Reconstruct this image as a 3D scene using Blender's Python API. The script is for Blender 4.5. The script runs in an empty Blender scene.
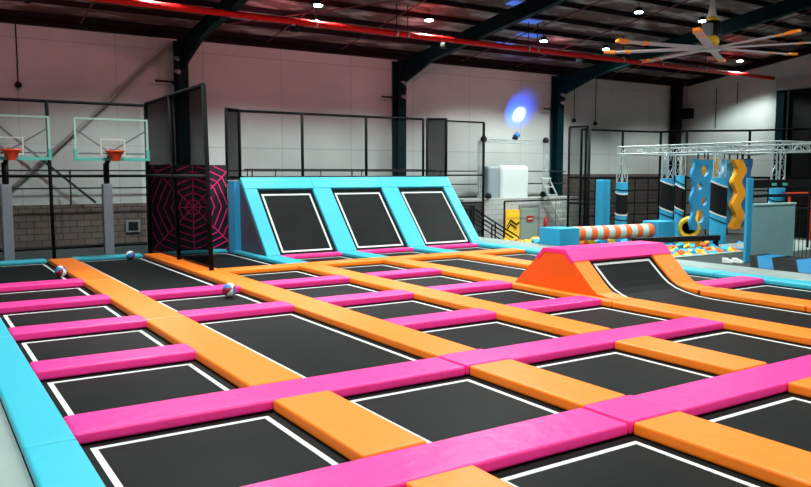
import bpy, bmesh, math, random
from mathutils import Vector, Matrix
random.seed(7)
C = bpy.context.scene.collection
PI = math.pi

# ------------------------------------------------------------------ materials
def new_mat(name):
    m = bpy.data.materials.new(name); m.use_nodes = True
    nt = m.node_tree; b = nt.nodes['Principled BSDF']
    return m, nt, b

def simple(name, col, rough=0.5, metal=0.0, noise=0.0, nscale=8.0, bump=0.0, bscale=20.0, spec=0.5, emit=None, estr=0.0):
    m, nt, b = new_mat(name)
    b.inputs['Roughness'].default_value = rough
    b.inputs['Metallic'].default_value = metal
    b.inputs['Specular IOR Level'].default_value = spec
    tc = nt.nodes.new('ShaderNodeTexCoord')
    n = nt.nodes.new('ShaderNodeTexNoise'); n.inputs['Scale'].default_value = nscale; n.inputs['Detail'].default_value = 4
    nt.links.new(tc.outputs['Object'], n.inputs['Vector'])
    r = nt.nodes.new('ShaderNodeMixRGB')
    r.inputs['Color1'].default_value = tuple(c*(1-noise) for c in col)+(1,)
    r.inputs['Color2'].default_value = tuple(min(1, c*(1+noise)) for c in col)+(1,)
    nt.links.new(n.outputs['Fac'], r.inputs['Fac'])
    nt.links.new(r.outputs['Color'], b.inputs['Base Color'])
    if bump:
        n2 = nt.nodes.new('ShaderNodeTexNoise'); n2.inputs['Scale'].default_value = bscale; n2.inputs['Detail'].default_value = 3
        nt.links.new(tc.outputs['Object'], n2.inputs['Vector'])
        bp = nt.nodes.new('ShaderNodeBump'); bp.inputs['Strength'].default_value = bump; bp.inputs['Distance'].default_value = 0.02
        nt.links.new(n2.outputs['Fac'], bp.inputs['Height']); nt.links.new(bp.outputs['Normal'], b.inputs['Normal'])
    if emit:
        b.inputs['Emission Color'].default_value = tuple(emit)+(1,); b.inputs['Emission Strength'].default_value = estr
    return m

def block_mat(name, c1, c2, mortar, sx=0.4, sy=0.19, rot=None):
    m, nt, b = new_mat(name)
    tc = nt.nodes.new('ShaderNodeTexCoord'); mp = nt.nodes.new('ShaderNodeMapping')
    mp.inputs['Rotation'].default_value = rot or (PI/2, 0, 0)
    br = nt.nodes.new('ShaderNodeTexBrick'); br.inputs['Scale'].default_value = 1.0
    br.inputs['Brick Width'].default_value = sx; br.inputs['Row Height'].default_value = sy; br.inputs['Mortar Size'].default_value = 0.012
    br.inputs['Color1'].default_value = c1+(1,); br.inputs['Color2'].default_value = c2+(1,); br.inputs['Mortar'].default_value = mortar+(1,)
    nt.links.new(tc.outputs['Object'], mp.inputs['Vector']); nt.links.new(mp.outputs['Vector'], br.inputs['Vector'])
    nt.links.new(br.outputs['Color'], b.inputs['Base Color']); b.inputs['Roughness'].default_value = 0.85
    bp = nt.nodes.new('ShaderNodeBump'); bp.inputs['Strength'].default_value = 0.5; bp.inputs['Distance'].default_value = 0.01; bp.invert = True
    nt.links.new(br.outputs['Fac'], bp.inputs['Height']); nt.links.new(bp.outputs['Normal'], b.inputs['Normal'])
    return m

def panel_wall_mat(name, col, axis='X'):
    # precast white wall panels with thin joints every few metres and soft stains
    m, nt, b = new_mat(name)
    tc = nt.nodes.new('ShaderNodeTexCoord'); mp = nt.nodes.new('ShaderNodeMapping')
    mp.inputs['Rotation'].default_value = (PI/2, 0, 0) if axis == 'X' else (PI/2, 0, PI/2)
    br = nt.nodes.new('ShaderNodeTexBrick'); br.offset = 0.0
    br.inputs['Scale'].default_value = 1; br.inputs['Brick Width'].default_value = 2.75; br.inputs['Row Height'].default_value = 3.05; br.inputs['Mortar Size'].default_value = 0.018
    br.inputs['Mortar Smooth'].default_value = 0.3
    br.inputs['Color1'].default_value = col+(1,); br.inputs['Color2'].default_value = tuple(c*0.95 for c in col)+(1,); br.inputs['Mortar'].default_value = tuple(c*0.72 for c in col)+(1,)
    nt.links.new(tc.outputs['Object'], mp.inputs['Vector']); nt.links.new(mp.outputs['Vector'], br.inputs['Vector'])
    n = nt.nodes.new('ShaderNodeTexNoise'); n.inputs['Scale'].default_value = 0.6; n.inputs['Detail'].default_value = 6
    nt.links.new(tc.outputs['Object'], n.inputs['Vector'])
    cr = nt.nodes.new('ShaderNodeValToRGB'); cr.color_ramp.elements[0].position = 0.3; cr.color_ramp.elements[0].color = (.84, .85, .84, 1)
    cr.color_ramp.elements[1].position = 0.7; cr.color_ramp.elements[1].color = (1, 1, 1, 1)
    nt.links.new(n.outputs['Fac'], cr.inputs['Fac'])
    mx = nt.nodes.new('ShaderNodeMixRGB'); mx.blend_type = 'MULTIPLY'; mx.inputs['Fac'].default_value = 1
    nt.links.new(br.outputs['Color'], mx.inputs['Color1']); nt.links.new(cr.outputs['Color'], mx.inputs['Color2'])
    nt.links.new(mx.outputs['Color'], b.inputs['Base Color']); b.inputs['Roughness'].default_value = 0.7
    return m

def net_mat(name, col, fac):
    m, nt, b = new_mat(name)
    b.inputs['Base Color'].default_value = col+(1,); b.inputs['Roughness'].default_value = 0.9; b.inputs['Specular IOR Level'].default_value = 0.0
    t = nt.nodes.new('ShaderNodeBsdfTransparent'); mx = nt.nodes.new('ShaderNodeMixShader')
    mx.inputs['Fac'].default_value = fac
    out = nt.nodes['Material Output']
    nt.links.new(t.outputs[0], mx.inputs[1]); nt.links.new(b.outputs[0], mx.inputs[2]); nt.links.new(mx.outputs[0], out.inputs['Surface'])
    return m

def glass_mat(name, col, fac):
    m, nt, b = new_mat(name)
    b.inputs['Base Color'].default_value = col+(1,); b.inputs['Roughness'].default_value = 0.1
    t = nt.nodes.new('ShaderNodeBsdfTransparent'); mx = nt.nodes.new('ShaderNodeMixShader')
    mx.inputs['Fac'].default_value = fac
    nt.links.new(t.outputs[0], mx.inputs[1]); nt.links.new(b.outputs[0], mx.inputs[2]); nt.links.new(mx.outputs[0], nt.nodes['Material Output'].inputs['Surface'])
    return m

M = {}
M['pink'] = simple('pink vinyl', (0.96, 0.033, 0.27), 0.42, spec=.35, noise=.03, nscale=3, bump=.55, bscale=7)
M['orange'] = simple('orange vinyl', (0.98, 0.21, 0.012), 0.42, spec=.3, noise=.03, nscale=3, bump=.4, bscale=6)
M['blue'] = simple('cyan vinyl', (0.04, 0.42, 0.54), 0.45, spec=.3, noise=.03, nscale=3, bump=.2, bscale=5)
M['midblue'] = simple('blue vinyl', (0.03, 0.33, 0.62), 0.5, noise=.05)
M['wedgeblue'] = simple('wedge blue vinyl', (0.015, 0.20, 0.42), 0.5, spec=.2)
M['deepblue'] = simple('deep blue vinyl', (0.01, 0.13, 0.33), 0.5, noise=.05)
M['ridge'] = simple('deep orange vinyl', (0.95, 0.115, 0.0), 0.5, noise=.03)
M['mat'] = simple('black woven mat', (0.0068, 0.0082, 0.0082), 0.55, spec=.07, noise=.6, nscale=1.6, bump=.1, bscale=300)
M['white'] = simple('white stitching tape', (0.62, 0.63, 0.61), 0.7, noise=.04, spec=.2)
M['black'] = simple('black paint', (0.005, 0.005, 0.006), 0.6, noise=.2, spec=.2)
M['blackfoam'] = simple('black foam sleeve', (0.006, 0.006, 0.007), 0.9, noise=.3, spec=.1)
M['frame'] = simple('dark deck frame', (0.012, 0.009, 0.008), 0.9, noise=.3, spec=.1)
M['carpet'] = simple('grey green carpet', (0.27, 0.33, 0.31), 0.95, noise=.12, nscale=3, bump=.4, bscale=120)
M['darkcarpet'] = simple('dark grey carpet', (0.05, 0.06, 0.06), 0.95, noise=.25, nscale=20, spec=.1)
M['concrete'] = simple('dark concrete', (0.12, 0.12, 0.12), 0.9, noise=.2, nscale=1)
M['wall'] = panel_wall_mat('white wall panels', (0.50, 0.54, 0.525))
M['wall_r'] = panel_wall_mat('white wall panels side', (0.50, 0.54, 0.525), 'Y')
M['block'] = block_mat('brown blockwork', (0.135, 0.105, 0.09), (0.10, 0.08, 0.07), (0.035, 0.028, 0.025))
M['block_r'] = block_mat('brown blockwork side', (0.12, 0.10, 0.085), (0.09, 0.075, 0.065), (0.03, 0.025, 0.025), rot=(PI/2, 0, PI/2))
M['whiteblock'] = block_mat('painted white blockwork', (0.38, 0.39, 0.37), (0.35, 0.36, 0.34), (0.25, 0.25, 0.23))
M['teal'] = simple('dark teal steel', (0.0010, 0.013, 0.015), 0.6, noise=.15, spec=.08)
M['steel'] = simple('black roof steel', (0.008, 0.005, 0.006), 0.8, noise=.3, spec=.08)
M['rod'] = simple('red brown rod', (0.10, 0.015, 0.015), 0.6)
M['pipe'] = simple('red painted pipe', (0.75, 0.010, 0.008), 0.45, noise=.05, spec=.15)
M['chrome'] = simple('galvanised clamp', (0.55, 0.55, 0.55), 0.35, 0.8)
M['alu'] = simple('aluminium', (0.42, 0.49, 0.48), 0.4, 0.3, noise=.05)
M['brace'] = simple('grey brace tube', (0.22, 0.21, 0.21), 0.5)
M['darkbrace'] = simple('dark brace angle', (0.025, 0.028, 0.028), 0.6, spec=.2)
M['greypad'] = simple('grey pole padding', (0.20, 0.21, 0.24), 0.6, noise=.1)
M['glass'] = glass_mat('clear backboard', (0.62, 0.75, 0.74), 0.12)
M['mint'] = simple('mint padding', (0.08, 0.50, 0.42), 0.5)
M['rim'] = simple('orange red rim', (0.85, 0.07, 0.01), 0.4)
M['net'] = net_mat('black safety netting', (0.005, 0.005, 0.006), 0.66)
M['net2'] = net_mat('thin safety netting', (0.008, 0.009, 0.009), 0.30)
M['net3'] = net_mat('hardly visible netting', (0.02, 0.022, 0.022), 0.10)
M['web'] = simple('pink web print', (0.95, 0.01, 0.22), 0.5)
M['webpanel'] = simple('black printed vinyl', (0.010, 0.008, 0.010), 0.5)
M['yellow'] = simple('yellow foam', (0.90, 0.52, 0.02), 0.6, noise=.05)
M['amber'] = simple('amber foam', (0.93, 0.36, 0.008), 0.6, noise=.06)
M['foamblue'] = simple('light blue foam', (0.035, 0.34, 0.58), 0.7, spec=.2)
M['foamorange'] = simple('orange foam', (0.92, 0.16, 0.015), 0.7)
M['redrail'] = simple('orange red rail', (0.62, 0.05, 0.012), 0.5)
M['cream'] = simple('pale mint vinyl', (0.42, 0.68, 0.61), 0.5)
M['stripe'] = simple('orange red vinyl', (0.90, 0.14, 0.03), 0.5)
M['plastic'] = simple('white plastic', (0.50, 0.54, 0.53), 0.5)
M['greyplastic'] = simple('grey plastic', (0.20, 0.24, 0.25), 0.5)
M['doorgreen'] = simple('grey green door paint', (0.23, 0.29, 0.24), 0.5)
M['signred'] = simple('red sign', (0.45, 0.02, 0.02), 0.5)
M['vinylgrey'] = simple('pale teal banner', (0.24, 0.44, 0.46), 0.4, noise=.15, nscale=2, bump=.4, bscale=2)
M['purple'] = simple('purple grey side panel', (0.075, 0.06, 0.085), 0.5, noise=.2)
M['darkvoid'] = simple('unlit doorway', (0.004, 0.004, 0.004), 1)
M['lamp'] = simple('lamp lens', (0.9, 0.95, 0.95), 0.3, emit=(0.70, 0.97, 1.0), estr=30)
M['fanblade'] = simple('pale fan blade', (0.42, 0.40, 0.42), 0.5, spec=.3)
M['fanorange'] = simple('orange fan tip', (0.90, 0.24, 0.01), 0.4)
M['ballred'] = simple('ball maroon', (0.30, 0.02, 0.03), 0.5)
M['ballwhite'] = simple('ball white', (0.80, 0.80, 0.78), 0.5)
M['ballblue'] = simple('ball blue', (0.04, 0.20, 0.50), 0.5)

# roof sheeting: brown foil laps with pale silver patches
def roof_mat():
    m, nt, b = new_mat('roof foil sheeting')
    tc = nt.nodes.new('ShaderNodeTexCoord'); n = nt.nodes.new('ShaderNodeTexNoise')
    mp = nt.nodes.new('ShaderNodeMapping'); mp.inputs['Scale'].default_value = (0.8, 2.2, 1)
    n.inputs['Scale'].default_value = 1.1; n.inputs['Detail'].default_value = 5
    nt.links.new(tc.outputs['Object'], mp.inputs['Vector']); nt.links.new(mp.outputs['Vector'], n.inputs['Vector'])
    cr = nt.nodes.new('ShaderNodeValToRGB')
    cr.color_ramp.elements[0].position = 0.48; cr.color_ramp.elements[0].color = (0.10, 0.06, 0.055, 1)
    cr.color_ramp.elements[1].position = 0.68; cr.color_ramp.elements[1].color = (0.50, 0.46, 0.46, 1)
    nt.links.new(n.outputs['Fac'], cr.inputs['Fac']); nt.links.new(cr.outputs['Color'], b.inputs['Base Color'])
    b.inputs['Roughness'].default_value = 0.55; b.inputs['Metallic'].default_value = 0.2
    return m
M['roof'] = roof_mat()
M['blue_spill'] = simple('blue light spill glow', (0.10, 0.16, 0.4), 0.4, emit=(0.05, 0.16, 0.85), estr=0.55)  # emission imitates blue lamp light spilling on the roof sheeting

# ------------------------------------------------------------------ mesh builder
class MB:
    def __init__(s): s.bm = bmesh.new()
    def quadbox(s, P):      # 8 points: bottom 4 ccw, top 4 ccw
        v = [s.bm.verts.new(p) for p in P]
        for f in ((3,2,1,0),(4,5,6,7),(0,1,5,4),(1,2,6,5),(2,3,7,6),(3,0,4,7)):
            s.bm.faces.new([v[i] for i in f])
        return v
    def box(s, x0, x1, y0, y1, z0, z1):
        s.quadbox([(x0,y0,z0),(x1,y0,z0),(x1,y1,z0),(x0,y1,z0),(x0,y0,z1),(x1,y0,z1),(x1,y1,z1),(x0,y1,z1)]); return s
    def prism(s, pts, d):   # polygon (list of 3d points) extruded by vector d
        n = len(pts); d = Vector(d)
        a = [s.bm.verts.new(p) for p in pts]; b = [s.bm.verts.new(Vector(p)+d) for p in pts]
        s.bm.faces.new(a[::-1]); s.bm.faces.new(b)
        for i in range(n): s.bm.faces.new([a[i], a[(i+1)%n], b[(i+1)%n], b[i]])
        return s
    def tube(s, p, q, r, n=8, r2=None, caps=True):
        p = Vector(p); q = Vector(q); d = (q-p).normalized()
        up = Vector((0,0,1)) if abs(d.z) < 0.95 else Vector((1,0,0))
        a = d.cross(up).normalized(); b = d.cross(a)
        r2 = r if r2 is None else r2
        A = [s.bm.verts.new(p+(a*math.cos(t)+b*math.sin(t))*r) for t in [2*PI*i/n+PI/n for i in range(n)]]
        B = [s.bm.verts.new(q+(a*math.cos(t)+b*math.sin(t))*r2) for t in [2*PI*i/n+PI/n for i in range(n)]]
        for i in range(n): s.bm.faces.new([A[i], A[(i+1)%n], B[(i+1)%n], B[i]])
        if caps: s.bm.faces.new(A[::-1]); s.bm.faces.new(B)
        return s
    def bar(s, p, q, w, h=None):   # rectangular bar between two points
        return s.tube(p, q, w*0.7071, 4)
    def lathe(s, c, prof, axis='z', n=20):
        c = Vector(c); rings = []
        for (r, t) in prof:
            ring = []
            for i in range(n):
                a = 2*PI*i/n; u, v = r*math.cos(a), r*math.sin(a)
                o = {'z': (u,v,t), 'x': (t,u,v), 'y': (v,t,u)}[axis]
                ring.append(s.bm.verts.new(c+Vector(o)))
            rings.append(ring)
        for a, b in zip(rings, rings[1:]):
            for i in range(n): s.bm.faces.new([a[i], a[(i+1)%n], b[(i+1)%n], b[i]])
        if prof[0][0] > 1e-4: s.bm.faces.new(rings[0][::-1])
        if prof[-1][0] > 1e-4: s.bm.faces.new(rings[-1])
        return s
    def bevel(s, w, seg=2):
        bmesh.ops.bevel(s.bm, geom=list(s.bm.edges), offset=w, segments=seg, profile=0.6, affect='EDGES')
        return s
    def build(s, name, mat, parent=None, smooth=False, kind=None):
        bmesh.ops.recalc_face_normals(s.bm, faces=list(s.bm.faces))
        me = bpy.data.meshes.new(name)
        off = Vector((0,0,0))
        p = parent
        while p is not None: off += p.location; p = p.parent
        if parent is None:      # origin at the base centre
            xs = [v.co for v in s.bm.verts]
            off = Vector(((min(v.x for v in xs)+max(v.x for v in xs))/2, (min(v.y for v in xs)+max(v.y for v in xs))/2, min(v.z for v in xs)))
            if kind == 'structure': off = Vector((0,0,0))
        for v in s.bm.verts: v.co -= off
        s.bm.to_mesh(me); s.bm.free()
        me.materials.append(mat)
        if smooth:
            for f in me.polygons: f.use_smooth = True
        o = bpy.data.objects.new(name, me); C.objects.link(o)
        if parent is not None: o.parent = parent
        else: o.location = off
        if kind: o['kind'] = kind
        return o
def B(*a): return MB().box(*a)
def struct(name, mb, mat): return mb.build(name, mat, None, kind='structure')
def tag(o, label, cat, group=None):
    o['label'] = label; o['category'] = cat
    if group: o['group'] = group
    return o
def thing(name, label, cat, loc, group=None):
    o = bpy.data.objects.new(name, None); C.objects.link(o); o.location = loc; o.empty_display_size = .2
    return tag(o, label, cat, group)

# ------------------------------------------------------------------ measured grid (metres; jumping surface at z = 0)
XR = {1: 2.62, 2: 4.906, 3: 7.187, 4: 9.43, 5: 11.70, 6: 14.00}
XL = {1: 1.10, 2: 3.43, 3: 5.70, 4: 7.97, 5: 10.20, 6: 12.47}
YK = {-1: 1.86, 0: 4.105, 1: 6.358, 2: 8.64, 3: 10.88, 4: 13.2, 5: 15.6, 6: 17.75, 7: 20.2}
G0, G1 = 0.12, 0.66          # pad position inside the gap beyond a line
PH = 0.10                    # pad height
FLOOR = -1.0

# ------------------------------------------------------------------ setting
struct('floor', B(-12, 33, -6, 25.2, FLOOR-.1, FLOOR), M['concrete'])
struct('court_platform', B(0.622, 14.66, 1.0, 20.8, FLOOR, -0.021), M['frame'])
struct('walkway_left', B(-8, 0.622, -5, 24.0, FLOOR, 0.0), M['carpet'])
struct('walkway_front', B(0.622, 16.4, -5, 1.0, FLOOR, 0.0), M['carpet'])
struct('walkway_right', B(14.66, 16.4, 1.0, 21.0, FLOOR, 0.0), M['carpet'])
struct('wall_back', B(-12, 32.5, 25.0, 25.2, 1.25, 7.0), M['wall'])
struct('trim_1', B(-12, 24.3, 24.93, 25.2, FLOOR, 1.25), M['block'])
struct('trim_2', B(24.3, 32.5, 24.90, 25.0, FLOOR, 2.15), M['block'])
# right wall with the tall roller doorway
DY1, DY0, DZ = 19.45, 13.6, 5.85
struct('wall_right', B(32.45, 32.65, DY1, 25.0, FLOOR, 7.6).box(32.45, 32.65, DY0, DY1, DZ, 8.4).box(32.45, 32.65, -2, DY0, FLOOR, 9.2), M['wall_r'])
struct('doorway_dark', B(32.75, 32.85, DY0-.3, DY1+.3, FLOOR, DZ+.3), M['darkvoid'])  # black sheet stands in for the darkness beyond the open doorway
t = MB(); t.box(32.25, 32.50, DY1-.02, DY1+.34, FLOOR, DZ+.25)
struct('trim_3', t, M['teal'])
struct('trim_4', B(32.1, 32.45, DY0-.2, DY1+.3, DZ-.05, DZ+.45), M['brace'])
def roofz(Y): return 6.80+0.137*(23.9-Y)
# roof deck
rb = MB(); rb.quadbox([(-12,25.2,roofz(25.2)),(33,25.2,roofz(25.2)),(33,-6,roofz(-6)),(-12,-6,roofz(-6)),(-12,25.2,roofz(25.2)+.1),(33,25.2,roofz(25.2)+.1),(33,-6,roofz(-6)+.1),(-12,-6,roofz(-6)+.1)])
struct('ceiling', rb, M['roof'])
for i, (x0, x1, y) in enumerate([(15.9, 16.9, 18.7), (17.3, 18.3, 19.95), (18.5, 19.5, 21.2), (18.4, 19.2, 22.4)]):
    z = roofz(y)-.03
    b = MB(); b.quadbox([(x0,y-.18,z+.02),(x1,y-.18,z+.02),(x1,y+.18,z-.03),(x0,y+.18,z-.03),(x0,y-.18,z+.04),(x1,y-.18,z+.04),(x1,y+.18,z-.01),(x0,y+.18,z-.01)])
    struct('spill_patch_%d' % (i+1), b, M['blue_spill'])  # added glowing patch of spilled blue light, no roof opening
struct('eaves_beam', B(-12, 32.45, 24.75, 25.0, 6.47, 6.66), M['steel'])
# purlins
for i in range(16):
    Y = 24.3-1.25*i; z = roofz(Y)-.165
    struct('purlin', B(-12, 32.4, Y-.03, Y+.03, z, z+.15), M['steel'])
# rafters, haunches and columns of each portal frame
def rafter_low(Y): return 5.95+.137*(23.9-Y)
for i, X in enumerate([-1.0, 7.42, 15.66, 23.82]):
    t = MB()
    for (w, a, b) in ((.11, 0.0, .03), (.02, .03, .42), (.11, .42, .45)):
        P = []
        for (Y, s) in ((24.6, 0), (2, 0)):
            P.append((Y, rafter_low(Y)+a)); 
        y0, z0 = P[0]; y1, z1 = P[1]; h = b-a
        t.quadbox([(X-w,y0,z0),(X+w,y0,z0),(X+w,y1,z1),(X-w,y1,z1),(X-w,y0,z0+h),(X+w,y0,z0+h),(X+w,y1,z1+h),(X-w,y1,z1+h)])
    t.prism([(X-.06,24.6,5.45),(X-.06,22.4,rafter_low(22.4)),(X-.06,24.6,rafter_low(24.6))], (.12,0,0))
    struct('rafter', t, M['teal'])
    t = MB(); t.box(X-.17,X+.17,24.45,24.49,FLOOR,6.4); t.box(X-.012,X+.012,24.49,24.88,FLOOR,6.4); t.box(X-.17,X+.17,24.86,24.90,FLOOR,6.4)
    struct('column', t, M['teal'])
struct('column', B(31.6, 32.0, 24.5, 24.89, FLOOR, 6.5), M['steel'])
# gable rafter
t = MB(); X = 32.3; t.quadbox([(X-.12,24.5,6.45),(X+.12,24.5,6.45),(X+.12,2,9.4),(X-.12,2,9.4),(X-.12,24.5,6.7),(X+.12,24.5,6.7),(X+.12,2,9.7),(X-.12,2,9.7)])
struct('rafter', t, M['steel'])
# roof bracing rods
for X in (1.2, 4.4, 10.2, 13.0, 18.3, 21.1, 26.6, 29.4):
    t = MB(); t.tube((X,24.3,roofz(24.3)-.20),(X,4,roofz(4)-.20),.022,6)
    struct('sag_rod', t, M['rod'])
for (a, b) in [((7.6,23.5),(15.6,16)),((24,23.5),(31.8,16))]:
    t = MB(); t.tube((a[0],a[1],roofz(a[1])-.26),(b[0],b[1],roofz(b[1])-.26),.02,6)
    struct('bracing_rod', t, M['rod'])
# wall bracing in the left bay
t = MB(); t.tube((7.2,24.80,6.30),(1.93,24.80,1.25),.055,8); struct('wall_brace', t, M['brace'])
t = MB(); t.tube((-.9,24.62,6.25),(4.7,24.62,1.30),.035,6); struct('wall_brace', t, M['darkbrace'])
# rail running along the foot of the white wall
t = MB()
for z in (1.80, 1.62+.7): t.tube((-6,24.3,z-.05),(24,24.3,z-.05),.022,6)
for X in (-4.2, -.1, 3.95, 9.6, 13.4, 17.3):
    t.tube((X,24.3,1.25),(X,24.3,2.27),.025,6)
struct('guard_rail', t, M['darkbrace'])

# block room with painted front under the stage
struct('block_room', B(17.6, 24.0, 23.2, 24.4, FLOOR, 1.20), M['whiteblock'])
struct('door_2', B(20.47, 21.35, 23.14, 23.20, FLOOR, 0.86), M['doorgreen'])
struct('trim_5', B(20.37, 20.47, 23.12, 23.20, FLOOR, .94).box(21.35,21.45,23.12,23.2,FLOOR,.94).box(20.47,21.35,23.12,23.2,.86,.94), M['brace'])
r = thing('wall_sign', 'small red rectangular notice fixed on the grey green door', 'sign', (21.1,23.12,.35))
B(20.75,21.1,23.115,23.14,.25,.48).build('sign_panel', M['signred'], r)
B(20.79,21.06,23.105,23.115,.34,.38).build('sign_text_bar', M['white'], r)
# yellow panel with black wave mark
r = thing('wall_panel', 'yellow panel with black zigzag wave mark beside the door', 'sign', (20.2,23.1,FLOOR))
B(19.62,20.34,23.1,23.2,FLOOR,.74).build('panel', M['yellow'], r)
t = MB()
for (x0,z0,x1,z1) in ((19.8,.05,20.0,.3),(20.0,.3,20.3,.12),(19.8,-.1,20.0,.15),(20.0,.15,20.3,-.03),(20.3,.12,20.45,.2)):
    t.quadbox([(x0-.13,23.08,z0),(x1-.13,23.08,z1),(x1-.13,23.1,z1),(x0-.13,23.1,z0),(x0-.13,23.08,z0+.07),(x1-.13,23.08,z1+.07),(x1-.13,23.1,z1+.07),(x0-.13,23.1,z0+.07)])
t.build('wave_mark', M['black'], r)
tag(MB().lathe((21.75,23.1,-.05),[(.05,0),(.07,.03),(.07,.38),(.02,.45),(.02,.52)],'z',10).build('fire_extinguisher', M['signred'], None, True),
    'red fire extinguisher on the white block wall right of the door', 'fire extinguisher')

# ------------------------------------------------------------------ trampolines
colname = {1:'leftmost column',2:'second column from the left',3:'third column from the left',4:'fourth column from the left',5:'fifth column, the ramp column',6:'rightmost column'}
ordn = ['front-most','second from the front','third from the front','fourth from the front','fifth from the front','sixth from the front','seventh from the front','eighth from the front']
def ring(mb, x0, x1, y0, y1, w, z0, z1):
    mb.box(x0,x1,y0,y0+w,z0,z1); mb.box(x0,x1,y1-w,y1,z0,z1); mb.box(x0,x0+w,y0+w,y1-w,z0,z1); mb.box(x1-w,x1,y0+w,y1-w,z0,z1)
def trampoline(x0, x1, y0, y1, label, group='black trampoline beds'):
    r = thing('trampoline', label, 'trampoline', ((x0+x1)/2,(y0+y1)/2,-.02), group)
    e = .095
    B(x0-e,x1+e,y0-e,y1+e,-.02,0.0).build('jumping_mat', M['mat'], r)
    t = MB(); ring(t, x0, x1, y0, y1, .05, 0.0, .004); t.build('edge_line', M['white'], r)
    return r
cells = {1:[(1,1),(2,1),(3,1),(4,1),(5,1),(7,2)], 2:[(0,1),(1,1),(3,2),(4,1),(7,3)], 3:[(0,1),(1,1),(2,1),(3,1),(4,1),(5,1),(7,2)],
         4:[(0,1),(1,1),(2,1),(3,1),(4,1),(5,1),(6,1)], 5:[(6,1)], 6:[(2,3),(5,3),(6,1)]}
for c, L in cells.items():
    for i, (k, n) in enumerate(L):
        size = {1:'square',2:'long',3:'extra long'}[n]
        if k == 6: lab = 'small black trampoline at the foot of the %s cyan incline' % {4:'left',5:'middle',6:'right'}[c]
        elif c == 2 and k == 3: lab = 'long black trampoline with white outline between two orange strips, left of centre'
        else: lab = '%s black trampoline with white outline, %s, %s' % (size, colname[c], ordn[i])
        trampoline(XL[c], XR[c], YK[k-n]+.80, YK[k], lab)
trampoline(XL[5], XR[5], 11.55, YK[5], 'long black trampoline behind the orange and pink ridge')

# ------------------------------------------------------------------ pads
def pad(name, x0, x1, y0, y1, mat, label, group, z0=0.0, h=PH, cat='safety pad'):
    g = .006
    w, l = x1-x0, y1-y0
    mb = MB(); mb.box(x0+g, x1-g, y0+g, y1-g, z0, z0+h)
    # subdivide lengthwise and crown the top a little so the foam reads as stuffed vinyl
    bm = mb.bm
    top = [e for e in bm.edges if all(v.co.z > z0+h/2 for v in e.verts)]
    bmesh.ops.bevel(bm, geom=list(bm.edges), offset=.034, segments=4, profile=.6, affect='EDGES')
    o = mb.build(name, mat, None, smooth=False)
    return tag(o, label, cat, group)
def xr(c): return XR[c]
pk = 'short pink pads between trampolines'; orr = 'orange strips of padding'; bl = 'cyan border pads'
for c, ks in {1:[2,3,4,5], 2:[3,4], 3:[2,3,4], 4:[2,3,4], 6:[2]}.items():
    xa = 1.00 if c == 1 else XR[c-1]+G1
    xb = XR[c]+G0+.02
    for i, k in enumerate(ks):
        lab = 'short pink pad across the %s, %s of its short pads' % (colname[c], ['nearest','second nearest','third nearest','farthest'][i] if i < len(ks)-1 or c == 1 else 'farthest')
        if c == 6: lab = 'short pink pad right of the ramp, touching the right border pad'
        pad('pink_pad', xa, xb, YK[k]+G0, YK[k]+G1-.04, M['pink'], lab, pk, h=.115)
# small pink pads at the foot of the inclines
for c, n in ((4,'left'),(5,'middle'),(6,'right')):
    pad('pink_pad', XR[c-1]+G1, XR[c]+G0, 17.84, 18.16, M['pink'], 'thin pink pad at the foot of the %s cyan incline' % n, 'pink pads at the incline feet')
# the two long pink strips
js = XR[2]+G0-.05, XR[2]+G1+.06
for k, nm in ((1,'rear'),(0,'front')):
    y0, y1 = YK[k]+G0, YK[k]+G1+.02
    for (a, b, d) in ((1.00, js[0], 'left length'), (js[0], js[1], 'small square junction piece'), (js[1], XR[4]+G0+.01, 'right length')):
        pad('pink_pad', a, b, y0, y1, M['pink'], 'wide pink pad, %s of the %s long pink strip' % (d, nm), 'long pink strips across the court', h=.12 if d.startswith('small') else .105)
# orange strips
for s in (1,2,3,4):
    x0, x1 = XR[s]+G0, XR[s]+G1
    side = {1:'first',2:'second',3:'third',4:'fourth'}[s]
    if s < 4:
        pad('orange_pad', x0-.03, x1+.03, 2.3, YK[0]+G0-.0, M['orange'], 'orange pad of the %s strip from the left, in front of the front pink strip' % side, orr, h=.115)
        pad('orange_pad', x0-.03, x1+.03, YK[0]+G1+.02, YK[1]+G0, M['orange'], 'short orange pad of the %s strip from the left, between the two pink strips' % side, orr, h=.115)
        segs = [(YK[1]+G1+.02, 11.08, 'nearest'), (11.08, 15.74, 'middle')]
        if s < 3: segs.append((15.74, 20.28, 'farthest'))
    else:
        segs = [(1.5, 4.3, 'nearest'), (4.3, 8.54, 'beside the ramp run'), (11.15, 15.74, 'behind the ridge')]
    for (a, b, d) in segs:
        pad('orange_pad', x0-.03, x1+.03, a, b, M['orange'], 'long orange pad of the %s strip from the left, %s length behind the pink strips' % (side, d) if s < 4 else 'orange pad of the fourth strip from the left, %s' % d, orr, h=.11)
x0, x1 = XR[5]+G0-.03, XR[5]+G1+.03
for (a, b, d) in [(1.5, 6.6,'nearest length right of the ramp run'), (6.6, 8.54,'second length right of the ramp run'), (11.15, 15.74,'behind the ridge')]:
    pad('orange_pad', x0, x1, a, b, M['orange'], 'orange pad of the fifth strip from the left, %s' % d, orr, h=.11)
for (a, b, d) in ((XR[2]+G1+.03, XR[3]+G0-.03, 'left end piece'), (XR[3]+G0-.03, XR[4]+G0-.03, 'second piece from the left'), (XR[4]+G0-.03, XR[5]+G0-.03, 'third piece from the left'), (XR[5]+G0-.03, XR[6]+G0, 'right end piece')):
    pad('orange_pad', a, b, 15.745, 16.30, M['orange'], 'orange pad of the cross strip before the inclines, %s' % d, 'orange cross strip before the inclines', h=.105)
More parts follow.
